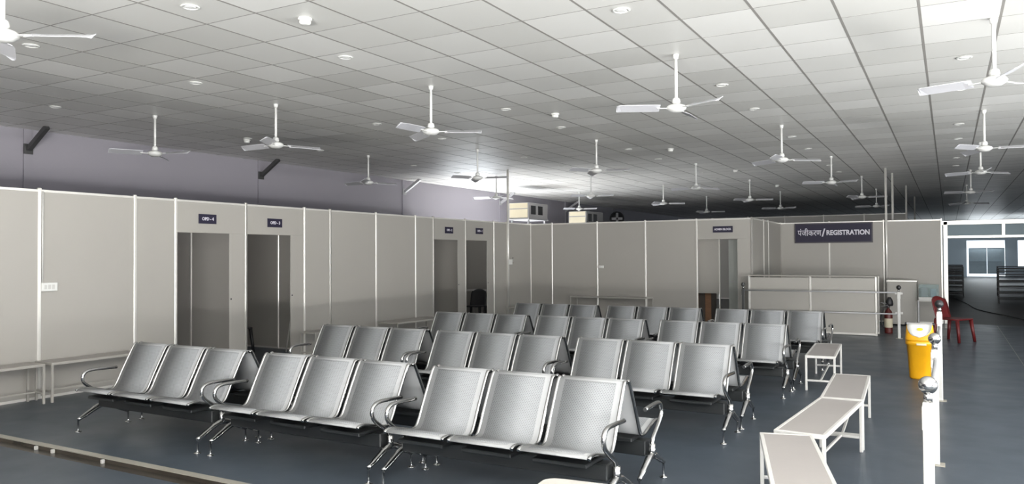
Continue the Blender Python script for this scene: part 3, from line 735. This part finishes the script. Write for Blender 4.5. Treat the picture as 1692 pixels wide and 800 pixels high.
# ------------------------------------------------------------------ switch boxes, conduits
t = thing('switch_box', (XL+0.012, 5.263, 1.30), 0, 'white switch box on the left partition beside the nearest post', 'switch')
MB().bbox(0, -0.085, -0.05, 0.035, 0.095, 0.05, 0.004).build('box', 'plasticwhite', t)
for i in range(3): MB().bbox(0.035, -0.06+i*0.045, -0.025, 0.039, -0.03+i*0.045, 0.025, 0.001).build('switch', 'white', t)
MB().tube([(0.01, -0.07, 0.05), (0.01, -0.07, 1.12)], 0.010, 7).build('conduit', 'white', t)
t = thing('switch_box', (XL+0.08, ky(9), 1.49), 0, 'small grey switch box on the pole by the corner', 'switch')
MB().bbox(0, -0.07, -0.06, 0.04, 0.07, 0.06, 0.004).build('box', 'plasticwhite', t)
for z in (-0.03, 0.09): MB().lathe([(0.02, 0), (0.02, 0.01)], (0.02, 0.12, z), 10).build('knob', 'blackplastic', t)
t = thing('switch_box', (bx(1.5)+0.05, YB-0.012, 1.36), 0, 'small pale socket box on the back partition', 'socket')
MB().bbox(0, -0.03, -0.03, 0.12, 0, 0.03, 0.004).build('box', 'plasticwhite', t)
MB().bbox(0.02, -0.033, -0.015, 0.05, -0.03, 0.015, 0.001).build('switch', 'white', t)

# ------------------------------------------------------------------ air coolers behind the partitions
def cooler(x, y, z, dep, label):
    st = thing('cooler_stand', (x, y, 0), 0, f'grey steel stand under the {label}', 'stand')
    for sx in (0.05, 0.60):
        for sy in (0.1, dep-0.1): MB().bbox(sx-0.025, sy-0.025, 0, sx+0.025, sy+0.025, z-0.04, 0.004).build('leg', 'steelgrey', st)
    MB().bbox(-0.02, -0.02, z-0.04, 0.68, dep+0.02, z, 0.004).build('platform', 'steelgrey', st)
    t = thing('air_cooler', (x, y, z), 0, label, 'air cooler')
    MB().bbox(0, 0, 0, 0.66, dep, 0.46, 0.01).build('casing', 'acgrey', t)
    for za, zb in ((0.02, 0.27), (0.30, 0.45)):
        gobj = MB().bbox(0.03, -0.015, za, 0.63, 0.001, zb, 0.004).build('grille', 'cream', t)
        MB_ = MB()
        for i in range(6): MB_.box(0.04, -0.019, za+0.02+i*(zb-za-0.04)/6, 0.62, -0.015, za+0.028+i*(zb-za-0.04)/6)
        MB_.build('louvre', 'cream', gobj)
    for i in range(2): MB().bbox(0.659, 0.15+i*0.45, 0.12, 0.668, 0.45+i*0.45, 0.38, 0.003).build('side_vent', 'blackplastic', t)
cooler(-11.37, 20.0, 2.74, 1.25, 'cream fronted air cooler above the corner of the partitions')
cooler(-11.30, 24.0, 2.68, 1.45, 'cream fronted air cooler further behind, right of the first')
t = thing('exhaust_fan', (-11.9, 30.0, 3.15), 0, 'dark round exhaust fan high behind the back partition', 'exhaust fan')
q = MB().lathe([(0.30, 0), (0.30, 0.1), (0.26, 0.1), (0.26, 0.02), (0.02, 0.02)], (0, 0, 0), 20).build('housing', 'blackplastic', t); q.rotation_euler = (PI/2, 0, 0)
for k_ in range(4): q = MB().box(0.04, -0.05, 0.03, 0.24, 0.05, 0.036).build('blade', 'steelgrey', t); q.rotation_euler = (PI/2, k_*PI/2, 0)
MB().tube([(0, 0.02, -0.30), (0, 0.02, -3.15)], 0.03, 8).build('stand_pole', 'steelgrey', t)

# ------------------------------------------------------------------ dark stacked chairs and cable in the far hall
def stack(x, y, n, rz, where, L, W, H=0.19):
    for i in range(n):
        b = low_bench((x, y, i*H), rz, f'dark bench piled in the far hall, {["bottom", "second", "third", "fourth", "fifth", "top"][i]} of the pile {where}', L=L, W=W, H=H-0.002)
        b['group'] = 'dark benches piled in the far hall'
        for ch in b.children: ch.data.materials[0] = M['darkbrown' if ch.name.startswith('seat_board') else 'blackplastic']
stack(0.17, 34.0, 6, 0, 'left of the doorway', 1.3, 0.62); stack(0.22, 39.0, 6, 0, 'further off on the left', 1.3, 0.62)
stack(2.0, 30.0, 6, PI/2, 'right of the doorway', 1.2, 0.5); stack(2.2, 35.0, 6, PI/2, 'further off on the right', 1.2, 0.5)
tag(MB().tube(spline([(0.15, 33, 0.012), (0.5, 29, 0.012), (0.75, 26.0, 0.012), (1.4, 23.5, 0.012), (1.6, 22.5, 0.012)], 6), 0.012, 6).build('cable', 'blackplastic'), 'black cable lying across the hall floor', 'cable')

# ------------------------------------------------------------------ odds and ends on the floor
for x, w in ((-6.97, 'leftmost'), (-6.72, 'middle'), (-6.02, 'right')):  # small white solids set along the gutter edge
    tag(MB().bbox(-0.013, -0.013, 0, 0.013, 0.013, 0.031, 0.003).build('white_block', 'white', None, (x, 3.878, -0.036)), f'small white block under the floor edge trim, {w} of three', 'block')
tag(MB().prism([(-0.03, -0.01), (0.0, -0.02), (0.03, 0.0), (0.01, 0.02), (-0.02, 0.015)], 0.0005, 0.006).build('paper_scrap', 'white', None, (-2.60, 4.05, 0)), 'scrap of white paper on the floor under the front row', 'litter')
